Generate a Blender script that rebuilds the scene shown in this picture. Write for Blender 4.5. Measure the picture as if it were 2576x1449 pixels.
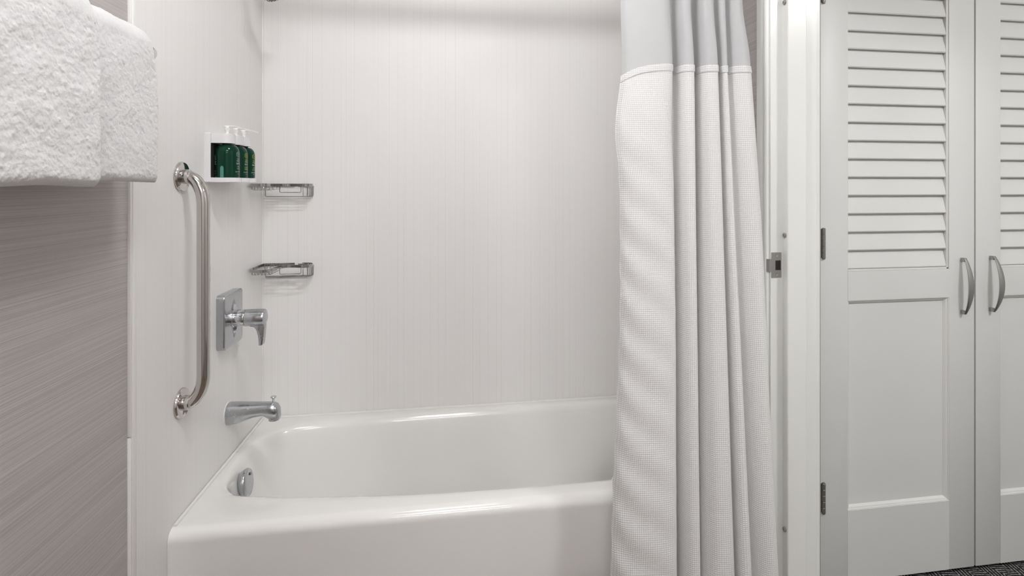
import bpy, bmesh, math, random
from mathutils import Vector, Matrix, noise
random.seed(7)
for o in list(bpy.data.objects): bpy.data.objects.remove(o)
sc = bpy.context.scene
C = sc.collection
PI = math.pi

# ------------------------------------------------------------------ camera
W_, H_ = 2576.0, 1449.0
F, CX, CY = 1417.0, 1370.0, 466.0
PSI = math.atan(225/1417.0)
CZ = 1.285
cd = bpy.data.cameras.new('camera')
cd.sensor_width = 36; cd.lens = 36*F/W_
cd.shift_x = (W_/2-CX)/W_
cd.shift_y = (CY-H_/2)/W_
cd.clip_start = .02
cam = bpy.data.objects.new('camera', cd); C.objects.link(cam)
cam.location = (0, 0, CZ); cam.rotation_euler = (PI/2, 0, -PSI)
sc.camera = cam

def ray(u, v):
    a = (u-CX)/F; b = -(v-CY)/F; c, s = math.cos(PSI), math.sin(PSI)
    return (a*c+s, -a*s+c, b)
def onX(u, v, X):
    r = ray(u, v); t = X/r[0]; return Vector((X, r[1]*t, CZ+r[2]*t))
def onY(u, v, Y):
    r = ray(u, v); t = Y/r[1]; return Vector((r[0]*t, Y, CZ+r[2]*t))

# ------------------------------------------------------------------ world, exposure
w = bpy.data.worlds.new('world'); sc.world = w; w.use_nodes = True
w.node_tree.nodes['Background'].inputs[0].default_value = (.5, .5, .5, 1)
w.node_tree.nodes['Background'].inputs[1].default_value = .02
vs = sc.view_settings
vs.view_transform = 'Standard'; vs.look = 'None'; vs.gamma = 1; vs.use_curve_mapping = False
vs.exposure = 0.64
LAMP_CEIL, FILL_CEIL, FILL_WALL, LAMP_HALL = 78.0, 20.0, 7.0, 56.0     # radiance of the lamps and the two added fill lights

# ------------------------------------------------------------------ materials
def newmat(name):
    m = bpy.data.materials.new(name); m.use_nodes = True
    nt = m.node_tree; b = nt.nodes['Principled BSDF']
    return m, nt, b
def setp(b, **k):
    for n, v in k.items():
        n = n.replace('_', ' ')
        b.inputs[n].default_value = v if not isinstance(v, tuple) else (v+(1,) if len(v) == 3 else v)
def N(nt, t, **k):
    n = nt.nodes.new('ShaderNode'+t)
    for a, v in k.items(): setattr(n, a, v)
    return n
def math_(nt, op, a, b=None, clamp=False):
    n = N(nt, 'Math', operation=op); n.use_clamp = clamp
    for i, x in enumerate((a, b)):
        if x is None: continue
        if isinstance(x, (int, float)): n.inputs[i].default_value = x
        else: nt.links.new(x, n.inputs[i])
    return n.outputs[0]
def mixc(nt, f, a, b):
    n = N(nt, 'Mix', data_type='RGBA')
    if isinstance(f, (int, float)): n.inputs[0].default_value = f
    else: nt.links.new(f, n.inputs[0])
    for i, x in ((6, a), (7, b)):
        if isinstance(x, tuple): n.inputs[i].default_value = x+(1,)
        else: nt.links.new(x, n.inputs[i])
    return n.outputs[2]
def bump(nt, b, h, strength=.3, dist=.001):
    n = N(nt, 'Bump'); n.inputs['Strength'].default_value = strength; n.inputs['Distance'].default_value = dist
    nt.links.new(h, n.inputs['Height']); nt.links.new(n.outputs[0], b.inputs['Normal']); return n
def wpos(nt):
    g = N(nt, 'NewGeometry'); s = N(nt, 'SeparateXYZ'); nt.links.new(g.outputs['Position'], s.inputs[0])
    return g.outputs['Position'], s.outputs
def noise_(nt, vec, scale, detail=2, rough=.5, dims='3D', w=None):
    n = N(nt, 'TexNoise', noise_dimensions=dims)
    n.inputs['Scale'].default_value = scale; n.inputs['Detail'].default_value = detail; n.inputs['Roughness'].default_value = rough
    if vec is not None: nt.links.new(vec, n.inputs['Vector'])
    if w is not None: nt.links.new(w, n.inputs['W'])
    return n.outputs['Fac']
def mapr(nt, x, a, b, c, d):
    n = N(nt, 'MapRange'); nt.links.new(x, n.inputs[0])
    for i, v in enumerate((a, b, c, d)): n.inputs[i+1].default_value = v
    return n.outputs[0]
def plain(name, col, rough=.5, metal=0., coat=0., var=.03, vscale=6., bmp=0., bscale=200., spec=.5):
    m, nt, b = newmat(name)
    setp(b, Roughness=rough, Metallic=metal)
    b.inputs['Specular IOR Level'].default_value = spec
    if coat: setp(b, Coat_Weight=coat, Coat_Roughness=.04)
    p, s = wpos(nt)
    f = noise_(nt, p, vscale, 3)
    lo = tuple(c*(1-var) for c in col); hi = tuple(min(1, c*(1+var)) for c in col)
    nt.links.new(mixc(nt, f, lo, hi), b.inputs['Base Color'])
    if bmp:
        bump(nt, b, noise_(nt, p, bscale, 3), bmp, .001)
    return m
M = {}
M['enamel'] = plain('tub_enamel', (.86, .848, .82), .18, coat=1.0, var=.01)
M['caulk'] = plain('caulk', (.84, .83, .80), .4)
M['white_paint'] = plain('white_gloss_paint', (.78, .78, .755), .30, var=.015, bmp=.06, bscale=120)
M['closet_paint'] = plain('closet_satin_paint', (.73, .727, .705), .42, var=.015)
M['jamb_paint'] = plain('brushed_gloss_paint', (.78, .78, .75), .26, var=.015)
nt = M['jamb_paint'].node_tree; b = nt.nodes['Principled BSDF']
p, s = wpos(nt)
mp = N(nt, 'Mapping'); mp.inputs['Scale'].default_value = (500, 500, 25); nt.links.new(p, mp.inputs[0])
bump(nt, b, noise_(nt, mp.outputs[0], 1, 2), .12, .0006)
M['ceiling'] = plain('ceiling_paint', (.85, .85, .84), .8)
M['wall_plain'] = plain('hall_wall_paint', (.74, .73, .71), .7)
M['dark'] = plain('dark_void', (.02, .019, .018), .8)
M['plastic'] = plain('white_plastic', (.78, .775, .78), .28, var=.01)
M['pump'] = plain('pump_plastic', (.85, .84, .81), .3, var=.01)
M['rubber'] = plain('grey_rubber', (.28, .27, .26), .5)
M['bumper_hole'] = plain('black_rubber', (.03, .03, .03), .5)
M['hinge'] = plain('aged_hinge_metal', (.26, .25, .235), .45, metal=.75, var=.12, vscale=90)
def chrome(name, col, rough, smear=.0):
    m, nt, b = newmat(name); setp(b, Metallic=1.0, Roughness=rough, Base_Color=col)
    if smear:
        p, s = wpos(nt)
        f = noise_(nt, p, 60, 4, .65)
        nt.links.new(mapr(nt, f, .35, .75, rough, rough+smear), b.inputs['Roughness'])
    return m
M['chrome'] = chrome('chrome', (.66, .67, .69), .06)
M['chrome_worn'] = chrome('water_spotted_chrome', (.50, .515, .535), .10, .25)
M['wire'] = chrome('wire_chrome', (.40, .40, .40), .10)
M['steel'] = chrome('polished_stainless', (.60, .575, .55), .085)
M['strike'] = chrome('strike_steel', (.42, .41, .40), .28, .2)
M['satin'] = chrome('satin_nickel', (.40, .395, .385), .27)

# fine vertical line laminate of the tub surround
m, nt, b = newmat('linear_surround_panel'); M['surround'] = m
p, s = wpos(nt)
c_ = math_(nt, 'ADD', s[0], s[1])
wob = noise_(nt, p, 2.0, 1)
c_ = math_(nt, 'ADD', c_, math_(nt, 'MULTIPLY', wob, .0012))
def vor(scale, width, rnd=1.0):
    v = N(nt, 'TexVoronoi', voronoi_dimensions='1D', feature='DISTANCE_TO_EDGE')
    v.inputs['Scale'].default_value = scale; v.inputs['Randomness'].default_value = rnd
    nt.links.new(c_, v.inputs['W'])
    return mapr(nt, v.outputs['Distance'], 0, width*scale, 1, 0)
mp = N(nt, 'Mapping'); mp.inputs['Scale'].default_value = (700, 700, 1.2); nt.links.new(p, mp.inputs[0])
streak = noise_(nt, mp.outputs[0], 1, 3, .6)
mp2 = N(nt, 'Mapping'); mp2.inputs['Scale'].default_value = (60, 60, .8); nt.links.new(p, mp2.inputs[0])
fade = mapr(nt, noise_(nt, mp2.outputs[0], 1, 2), .35, .65, .05, 1)
lines = math_(nt, 'MULTIPLY', vor(32, .00060), fade)
fine = mapr(nt, streak, .3, .7, 0, 1)
col = mixc(nt, fine, (.850, .832, .812), (.878, .863, .846))
col = mixc(nt, math_(nt, 'MULTIPLY', lines, .6), col, (.50, .44, .40))
nt.links.new(col, b.inputs['Base Color'])
setp(b, Roughness=.42); b.inputs['Specular IOR Level'].default_value = .32
h = math_(nt, 'SUBTRACT', math_(nt, 'MULTIPLY', fine, .35), lines)
bump(nt, b, h, .14, .0005)

# striated vinyl wallpaper
m, nt, b = newmat('striated_wallpaper'); M['wallpaper'] = m
p, s = wpos(nt)
def streaks(sz, sy, det, off):
    mp = N(nt, 'Mapping'); mp.inputs['Scale'].default_value = (sy, sy, sz); mp.inputs['Location'].default_value = (off, off*2, 0)
    nt.links.new(p, mp.inputs[0]); return noise_(nt, mp.outputs[0], 1, det, .6)
a_ = streaks(430, 1.6, 3, 0); b_ = streaks(140, 1.0, 2, 4.3)
t_ = math_(nt, 'ADD', math_(nt, 'MULTIPLY', a_, .75), math_(nt, 'MULTIPLY', b_, .25))
t_ = mapr(nt, t_, .36, .64, 0, 1)
nt.links.new(mixc(nt, t_, (.375, .34, .329), (.53, .488, .477)), b.inputs['Base Color'])
setp(b, Roughness=.42)
bump(nt, b, t_, .35, .0008)

# waffle weave of the curtain (UV in metres)
def waffle(name, pitch, sheer=False):
    m, nt, b = newmat(name)
    uv = N(nt, 'UVMap'); s = N(nt, 'SeparateXYZ'); nt.links.new(uv.outputs[0], s.inputs[0])
    if not sheer:
        sx = math_(nt, 'ABSOLUTE', math_(nt, 'SINE', math_(nt, 'MULTIPLY', s.outputs[0], PI/pitch)))
        sy = math_(nt, 'ABSOLUTE', math_(nt, 'SINE', math_(nt, 'MULTIPLY', s.outputs[1], PI/pitch)))
        h = math_(nt, 'MULTIPLY', sx, sy)
        nt.links.new(mixc(nt, mapr(nt, h, .05, .75, 0, 1), (.74, .735, .725), (.90, .895, .89)), b.inputs['Base Color'])
        bump(nt, b, h, .45, .0015)
        setp(b, Roughness=.75)
    else:
        p, ss = wpos(nt)
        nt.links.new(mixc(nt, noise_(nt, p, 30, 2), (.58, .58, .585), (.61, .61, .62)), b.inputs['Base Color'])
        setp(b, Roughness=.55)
    tr = N(nt, 'BsdfTranslucent'); tr.inputs[0].default_value = (.85, .85, .84, 1)
    mx = N(nt, 'MixShader'); mx.inputs[0].default_value = .30 if sheer else .18
    out = nt.nodes['Material Output']
    nt.links.new(b.outputs[0], mx.inputs[1]); nt.links.new(tr.outputs[0], mx.inputs[2]); nt.links.new(mx.outputs[0], out.inputs[0])
    return m
M['waffle'] = waffle('waffle_weave_cotton', .0053)
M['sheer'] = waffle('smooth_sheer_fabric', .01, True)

# terry
m, nt, b = newmat('white_terry'); M['terry'] = m
p, s = wpos(nt)
f = noise_(nt, p, 260, 3, .6); g = noise_(nt, p, 45, 2)
nt.links.new(mixc(nt, f, (.63, .625, .62), (.75, .745, .74)), b.inputs['Base Color'])
setp(b, Roughness=.95); b.inputs['Sheen Weight'].default_value = .3
bump(nt, b, math_(nt, 'ADD', f, math_(nt, 'MULTIPLY', g, .4)), .35, .002)

# green bottle
m, nt, b = newmat('green_bottle_plastic'); M['green'] = m
p, s = wpos(nt)
nt.links.new(mixc(nt, noise_(nt, p, 40, 2), (.001, .028, .014), (.002, .036, .019)), b.inputs['Base Color'])
setp(b, Roughness=.09); b.inputs['Specular IOR Level'].default_value = .22
def ink(name, col):
    m, nt, b = newmat(name); p, s = wpos(nt)
    nt.links.new(mixc(nt, noise_(nt, p, 300, 2), tuple(c*.85 for c in col), col), b.inputs['Base Color']); setp(b, Roughness=.5); return m
M['ink_white'] = ink('white_ink', (.72, .74, .72)); M['ink_yellow'] = ink('yellow_green_ink', (.42, .46, .03))
M['ink_teal'] = ink('pale_teal_ink', (.26, .42, .42)); M['teal_strip'] = ink('teal_patch_ink', (.07, .26, .21))

# carpet and tile
m, nt, b = newmat('black_white_herringbone_carpet'); M['carpet'] = m
p, s = wpos(nt)
x_ = math_(nt, 'ADD', s[0], math_(nt, 'MULTIPLY', s[1], .35))
par = math_(nt, 'GREATER_THAN', math_(nt, 'SINE', math_(nt, 'MULTIPLY', x_, PI/.048)), 0)
nz = noise_(nt, p, 160, 2)
ta = math_(nt, 'ADD', s[1], math_(nt, 'MULTIPLY', s[0], .25)); tb = math_(nt, 'SUBTRACT', math_(nt, 'MULTIPLY', s[0], .96), math_(nt, 'MULTIPLY', s[1], .2))
mix_t = N(nt, 'Mix', data_type='FLOAT'); nt.links.new(par, mix_t.inputs[0]); nt.links.new(ta, mix_t.inputs[2]); nt.links.new(tb, mix_t.inputs[3])
st = math_(nt, 'ADD', math_(nt, 'SINE', math_(nt, 'MULTIPLY', mix_t.outputs[0], 2*PI/.0105)), math_(nt, 'MULTIPLY', math_(nt, 'SUBTRACT', nz, .5), 2.2))
f = mapr(nt, st, .5, .95, 0, 1)
nt.links.new(mixc(nt, f, (.006, .006, .007), (.42, .41, .40)), b.inputs['Base Color'])
setp(b, Roughness=.95)
bump(nt, b, noise_(nt, p, 700, 2), .6, .002)
m, nt, b = newmat('taupe_floor_tile'); M['tile'] = m
p, s = wpos(nt)
br = N(nt, 'TexBrick'); br.offset = .5
br.inputs['Scale'].default_value = 1; br.inputs['Brick Width'].default_value = .6; br.inputs['Row Height'].default_value = .3; br.inputs['Mortar Size'].default_value = .003
br.inputs['Color1'].default_value = (.15, .108, .078, 1); br.inputs['Color2'].default_value = (.17, .122, .088, 1); br.inputs['Mortar'].default_value = (.13, .12, .11, 1)
nt.links.new(p, br.inputs[0]); nt.links.new(br.outputs[0], b.inputs['Base Color']); setp(b, Roughness=.35)
def lamp_mat(name, col, strength):
    m, nt, b = newmat(name)
    p, s = wpos(nt)
    nt.links.new(mixc(nt, noise_(nt, p, 8, 1), tuple(c*.98 for c in col), col), b.inputs['Emission Color'])
    setp(b, Base_Color=(.8, .8, .8), Emission_Strength=strength); return m
M['lamp_ceil'] = lamp_mat('ceiling_diffuser', (.985, .985, 1), LAMP_CEIL)
M['fill_ceil'] = lamp_mat('fill_ceil_diffuser', (.985, .985, 1), FILL_CEIL)
M['fill_wall'] = lamp_mat('fill_wall_diffuser', (.985, .985, 1), FILL_WALL)
M['lamp_hall'] = lamp_mat('hall_diffuser', (.985, .995, 1), LAMP_HALL)

# ------------------------------------------------------------------ mesh helpers
def obj(name, bm, mat, parent=None, smooth=True, angle=35):
    if isinstance(bm, tuple):
        vv, ff = bm; bm = bmesh.new()
        vs_ = [bm.verts.new(v) for v in vv]
        for f in ff:
            try: bm.faces.new([vs_[i] for i in f])
            except ValueError: pass
    bmesh.ops.recalc_face_normals(bm, faces=bm.faces)
    if smooth:
        lim = math.radians(angle)
        for f in bm.faces: f.smooth = True
        for e in bm.edges:
            if len(e.link_faces) == 2 and e.calc_face_angle(0) > lim: e.smooth = False
    me = bpy.data.meshes.new(name); bm.to_mesh(me); bm.free()
    o = bpy.data.objects.new(name, me); C.objects.link(o)
    if mat: me.materials.append(M[mat] if isinstance(mat, str) else mat)
    if parent: o.parent = parent
    return o
def thing(name, label, cat, loc=(0, 0, 0), group=None):
    o = bpy.data.objects.new(name, None); C.objects.link(o); o.empty_display_size = .05
    o['label'] = label; o['category'] = cat
    if group: o['group'] = group
    return o
def tag(o, label, cat, group=None, kind=None):
    if label: o['label'] = label
    if cat: o['category'] = cat
    if group: o['group'] = group
    if kind: o['kind'] = kind
    return o
def struct(name, bm, mat, label=None, parent=None):
    o = obj(name, bm, mat, parent)
    if not parent: o['kind'] = 'structure'
    if label: o['label'] = label
    return o
def box(x0, x1, y0, y1, z0, z1, bev=0, seg=2, bm=None):
    bm2 = bmesh.new()
    bmesh.ops.create_cube(bm2, size=1)
    for v in bm2.verts:
        v.co = Vector(((x0+x1)/2+v.co.x*(x1-x0), (y0+y1)/2+v.co.y*(y1-y0), (z0+z1)/2+v.co.z*(z1-z0)))
    if bev: bmesh.ops.bevel(bm2, geom=bm2.edges[:], offset=bev, segments=seg, affect='EDGES', profile=.5)
    if bm is not None:
        me = bpy.data.meshes.new('t'); bm2.to_mesh(me); bm.from_mesh(me); bm2.free(); bpy.data.meshes.remove(me); return bm
    return bm2
def join(*bms):
    out = bmesh.new()
    for b2 in bms:
        me = bpy.data.meshes.new('t'); b2.to_mesh(me); out.from_mesh(me); b2.free(); bpy.data.meshes.remove(me)
    return out
def frame(d, up=Vector((0, 0, 1))):
    d = Vector(d).normalized()
    if abs(d.dot(up)) > .98: up = Vector((0, 1, 0))
    s = d.cross(up).normalized(); t = s.cross(d).normalized()
    return d, s, t
def lathe(prof, o, d, n=40, cap=True):
    """prof: list of (radius, distance along d)"""
    o = Vector(o); d, s, t = frame(d); bm = bmesh.new(); rings = []
    for r, h in prof:
        if r <= 1e-6: rings.append([bm.verts.new(o+d*h)])
        else: rings.append([bm.verts.new(o+d*h+(s*math.cos(2*PI*i/n)+t*math.sin(2*PI*i/n))*r) for i in range(n)])
    for a, b2 in zip(rings, rings[1:]):
        for i in range(n):
            j = (i+1) % n
            if len(a) == 1 and len(b2) == 1: continue
            if len(a) == 1: bm.faces.new((a[0], b2[i], b2[j]))
            elif len(b2) == 1: bm.faces.new((a[i], a[j], b2[0]))
            else: bm.faces.new((a[i], a[j], b2[j], b2[i]))
    if cap:
        for R in (rings[0], rings[-1]):
            if len(R) > 2: bm.faces.new(R)
    return bm
def catmull(pts, k=8, closed=False):
    pts = [Vector(p) for p in pts]; n = len(pts); out = []
    for i in range(n if closed else n-1):
        g = lambda j: pts[j % n] if closed else pts[max(0, min(n-1, j))]
        a, b2, c, d = g(i-1), g(i), g(i+1), g(i+2)
        for q in range(k):
            t = q/k
            out.append(.5*((2*b2)+(c-a)*t+(2*a-5*b2+4*c-d)*t*t+(3*b2-a-3*c+d)*t**3))
    if not closed: out.append(pts[-1])
    return out
def sweep(path, prof, closed=False, up=Vector((0, 0, 1)), scale=None, cap=True, fixed_up=False):
    """sweep a 2-D profile (side, up) along a path; parallel transport"""
    path = [Vector(p) for p in path]; n = len(path); bm = bmesh.new(); rings = []
    tang = []
    for i in range(n):
        a = path[(i-1) % n] if closed else path[max(0, i-1)]; b2 = path[(i+1) % n] if closed else path[min(n-1, i+1)]
        tang.append((b2-a).normalized())
    d, s, t = frame(tang[0], up)
    for i in range(n):
        d = tang[i]
        if fixed_up: d, s, t = frame(d, up)
        else:
            s = (s-d*s.dot(d)).normalized(); t = s.cross(d).normalized()
        k = scale(i/(n-1)) if scale else 1
        rings.append([bm.verts.new(path[i]+(s*x+t*y)*k) for x, y in prof])
    m_ = len(prof)
    for i in range(n if closed else n-1):
        a, b2 = rings[i], rings[(i+1) % n]
        for j in range(m_):
            k = (j+1) % m_
            bm.faces.new((a[j], a[k], b2[k], b2[j]))
    if cap and not closed:
        bm.faces.new(rings[0]); bm.faces.new(rings[-1])
    return bm
def circ(r, n=12, sx=1, sy=1): return [(r*sx*math.cos(2*PI*i/n), r*sy*math.sin(2*PI*i/n)) for i in range(n)]
def tube(path, r, n=10, **k): return sweep(path, circ(r, n), **k)
def bend(pts, rad, k=8):
    """polyline with rounded corners"""
    pts = [Vector(p) for p in pts]; out = [pts[0]]
    for a, b2, c in zip(pts, pts[1:], pts[2:]):
        r = min(rad, (a-b2).length*.49, (c-b2).length*.49)
        p0 = b2+(a-b2).normalized()*r; p1 = b2+(c-b2).normalized()*r
        for i in range(k+1):
            t = i/k; out.append(p0*(1-t)**2+b2*2*t*(1-t)+p1*t*t)
    out.append(pts[-1]); return out
def prism(poly, axis, a0, a1, bev=0):
    """extrude a 2-D polygon along an axis ('x','y','z')"""
    bm = bmesh.new()
    def P(p, a): return {'x': (a, p[0], p[1]), 'y': (p[0], a, p[1]), 'z': (p[0], p[1], a)}[axis]
    A = [bm.verts.new(P(p, a0)) for p in poly]; B = [bm.verts.new(P(p, a1)) for p in poly]
    bm.faces.new(A); bm.faces.new(B); n = len(poly)
    for i in range(n): bm.faces.new((A[i], A[(i+1) % n], B[(i+1) % n], B[i]))
    bmesh.ops.recalc_face_normals(bm, faces=bm.faces)
    if bev: bmesh.ops.bevel(bm, geom=bm.edges[:], offset=bev, segments=2, affect='EDGES', profile=.5)
    return bm
def rrect(x0, x1, y0, y1, r, k=6):
    out = []
    for cx, cy, a in ((x1-r, y1-r, 0), (x0+r, y1-r, 90), (x0+r, y0+r, 180), (x1-r, y0+r, 270)):
        for i in range(k+1):
            t = math.radians(a+90*i/k); out.append((cx+r*math.cos(t), cy+r*math.sin(t)))
    return out
def copy_tree(o, parent=None, delta=None):
    c = o.copy(); C.objects.link(c); c.parent = parent
    if delta is not None: c.location = Vector(o.location)+Vector(delta)
    for ch in o.children: copy_tree(ch, c)
    return c
def sstep(a, b, x):
    t = max(0, min(1, (x-a)/(b-a))); return t*t*(3-2*t)

# ------------------------------------------------------------------ room shell
XL, YB, XR = -.724, 2.2836, .874          # finished left, back and right faces of the tub alcove
YF = -1.0                                  # wall behind the camera
CEIL = 2.42
YT = 1.566                                 # front of the tub
XH = 2.75                                  # end of the hallway
YC = 1.633                                 # face of the closet doors
struct('floor', box(-.85, .99, YF-.1, YB+.1, -.05, 0), 'tile', 'taupe tiled bathroom floor')
struct('floor_hall', box(.99, XH+.1, YF-.1, YB+.1, -.05, 0.0), 'carpet', 'black and white herringbone carpet before the closet')
struct('ceiling', box(-.85, XH+.1, YF-.1, YB+.1, CEIL, CEIL+.06), 'ceiling', 'white painted ceiling')
wl = struct('wall_left', box(-.83, -.732, YF-.1, YB+.1, 0, CEIL), 'wallpaper', 'grey-mauve striated wallpaper wall')
EDGE0, EDGE1 = 1.4055, 1.4235
obj('surround_panel', box(-.732, XL, EDGE1, YB, 0, CEIL), 'surround', wl)
wb = struct('wall_back', box(-.83, 1.0, YB+.008, YB+.1, 0, CEIL), 'wall_plain', 'white finely lined shower wall behind the tub')
obj('surround_panel', box(XL, XR, YB, YB+.008, 0, CEIL), 'surround', wb)
struct('wall_front', box(-.83, XH+.1, YF-.1, YF, 0, CEIL), 'wall_plain', 'wall behind the viewer')
wr = struct('wall_right', join(box(XR, 1.005, 1.475, YB+.1, 0, CEIL), box(XR, 1.005, YF, .64, 0, CEIL), box(XR, 1.005, .64, 1.475, 2.06, CEIL)), 'wallpaper', 'wallpapered wall with the doorway beside the tub')
obj('surround_panel', box(XR-.007, XR, 1.64, YB, 0, CEIL), 'surround', wr)
struct('wall_hall_end', box(XH, XH+.1, YF, YB+.1, 0, CEIL), 'wall_plain', 'end wall of the hallway')
# white edge strip of the surround with a split near the bottom
tr_ = struct('trim_1', join(box(-.734, XL-.002, EDGE0, EDGE0+.006, 0, .712, .0012), box(-.734, XL-.0015, EDGE0+.0006, EDGE0+.0066, .714, CEIL, .0012)),
             'caulk', 'thin white edge strip between wallpaper and surround')
obj('edge_strip', box(-.732, XL+.0012, EDGE0+.0064, EDGE1+.002, 0, CEIL, .001), 'surround', tr_)
# vertical caulk bead in the inner corner
obj('caulk_bead', lathe([(.0035, .40), (.0035, CEIL)], (XL+.001, YB-.001, 0), (0, 0, 1), 8), 'caulk', wl)

# ------------------------------------------------------------------ door frame at the end of the right wall
YJ, YS, YJ2 = 1.462, 1.436, 1.446
def jamb():
    return prism([(XR, YJ), (.9105, YJ), (.9105, YS+.002), (.9125, YS), (.966, YS), (.968, YS+.002), (.968, YJ2), (1.005, YJ2), (1.005, 1.475), (XR, 1.475)], 'z', 0, 2.06)
fr = struct('trim_2', jamb(), 'jamb_paint', 'white painted door jamb with stop beside the shower curtain')
cas = [(XR, 1.466), (XR-.0095, 1.466), (XR-.0125, 1.469), (XR-.0125, 1.480), (XR-.0105, 1.483), (XR-.0135, 1.488), (XR-.0135, 1.506), (XR-.011, 1.516), (XR-.005, 1.520), (XR, 1.520)]
obj('casing', prism(cas, 'z', 0, 2.12), 'white_paint', fr)
obj('casing', prism([(1.005, 1.451), (1.0185, 1.451), (1.0195, 1.455), (1.0195, 1.51), (1.005, 1.515)], 'z', 0, 2.12), 'white_paint', fr)
obj('near_jamb', box(XR, 1.005, .64, .652, 0, 2.06), 'jamb_paint', fr)
obj('head_jamb', box(XR, 1.005, .652, 1.446, 2.03, 2.06), 'jamb_paint', fr)
# strike plate
sp = thing('strike_plate', 'steel latch strike plate screwed to the white door jamb', 'strike plate')
zs0, zs1 = 1.0255, 1.0965; xs0, xs1 = .8765, .9065; yf = YJ-.0016
hx0, hx1, hz0, hz1 = .888, .9045, 1.046, 1.0735
def plate_face():
    bm = bmesh.new()
    for a in ((xs0, xs1, zs0, hz0), (xs0, xs1, hz1, zs1), (xs0, hx0, hz0, hz1), (hx1, xs1, hz0, hz1)):
        box(a[0], a[1], yf, YJ+.0005, a[2], a[3], bm=bm)
    return bm
obj('plate', plate_face(), 'strike', sp)
lip = prism([(xs0+.001, yf), (xs0-.006, yf+.0004), (xs0-.0125, yf+.006), (xs0-.0125, yf+.0075), (xs0-.006, yf+.002), (xs0+.001, yf+.0016)], 'z', hz0-.0045, hz1+.0045)
obj('lip', lip, 'strike', sp)
obj('latch_hole', box(hx0+.0002, hx1-.0002, YJ-.0002, YJ+.0006, hz0+.0002, hz1-.0002), 'dark', sp)
for z in (zs0+.009, zs1-.009):
    o = obj('screw', lathe([(.0042, 0), (.0038, .0009), (.0012, .0006), (0, .0005)], (xs0+.0155, yf, z), (0, -1, 0), 18), 'chrome_worn', sp)
# rubber bumpers on the door stop
for z, rel in ((1.796, 'level with the curtain top seam'), (1.1456, 'just above the steel strike plate'), (.3237, 'low on the jamb beside the curtain')):
    t = thing('door_bumper', 'small grey rubber bumper on the door stop, '+rel, 'bumper', group='rubber bumpers on the door stop')
    obj('pad', lathe([(.0050, -.0003), (.0066, .0005), (.0068, .003), (.0056, .0046), (.0022, .005), (.0018, .0036), (0, .0034)], (.9105, 1.4495, z), (-1, 0, 0), 22), 'rubber', t)
    obj('nail_head', lathe([(.0017, 0), (.0015, .0008), (0, .001)], (.9072, 1.4495, z), (-1, 0, 0), 12), 'bumper_hole', t)

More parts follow.
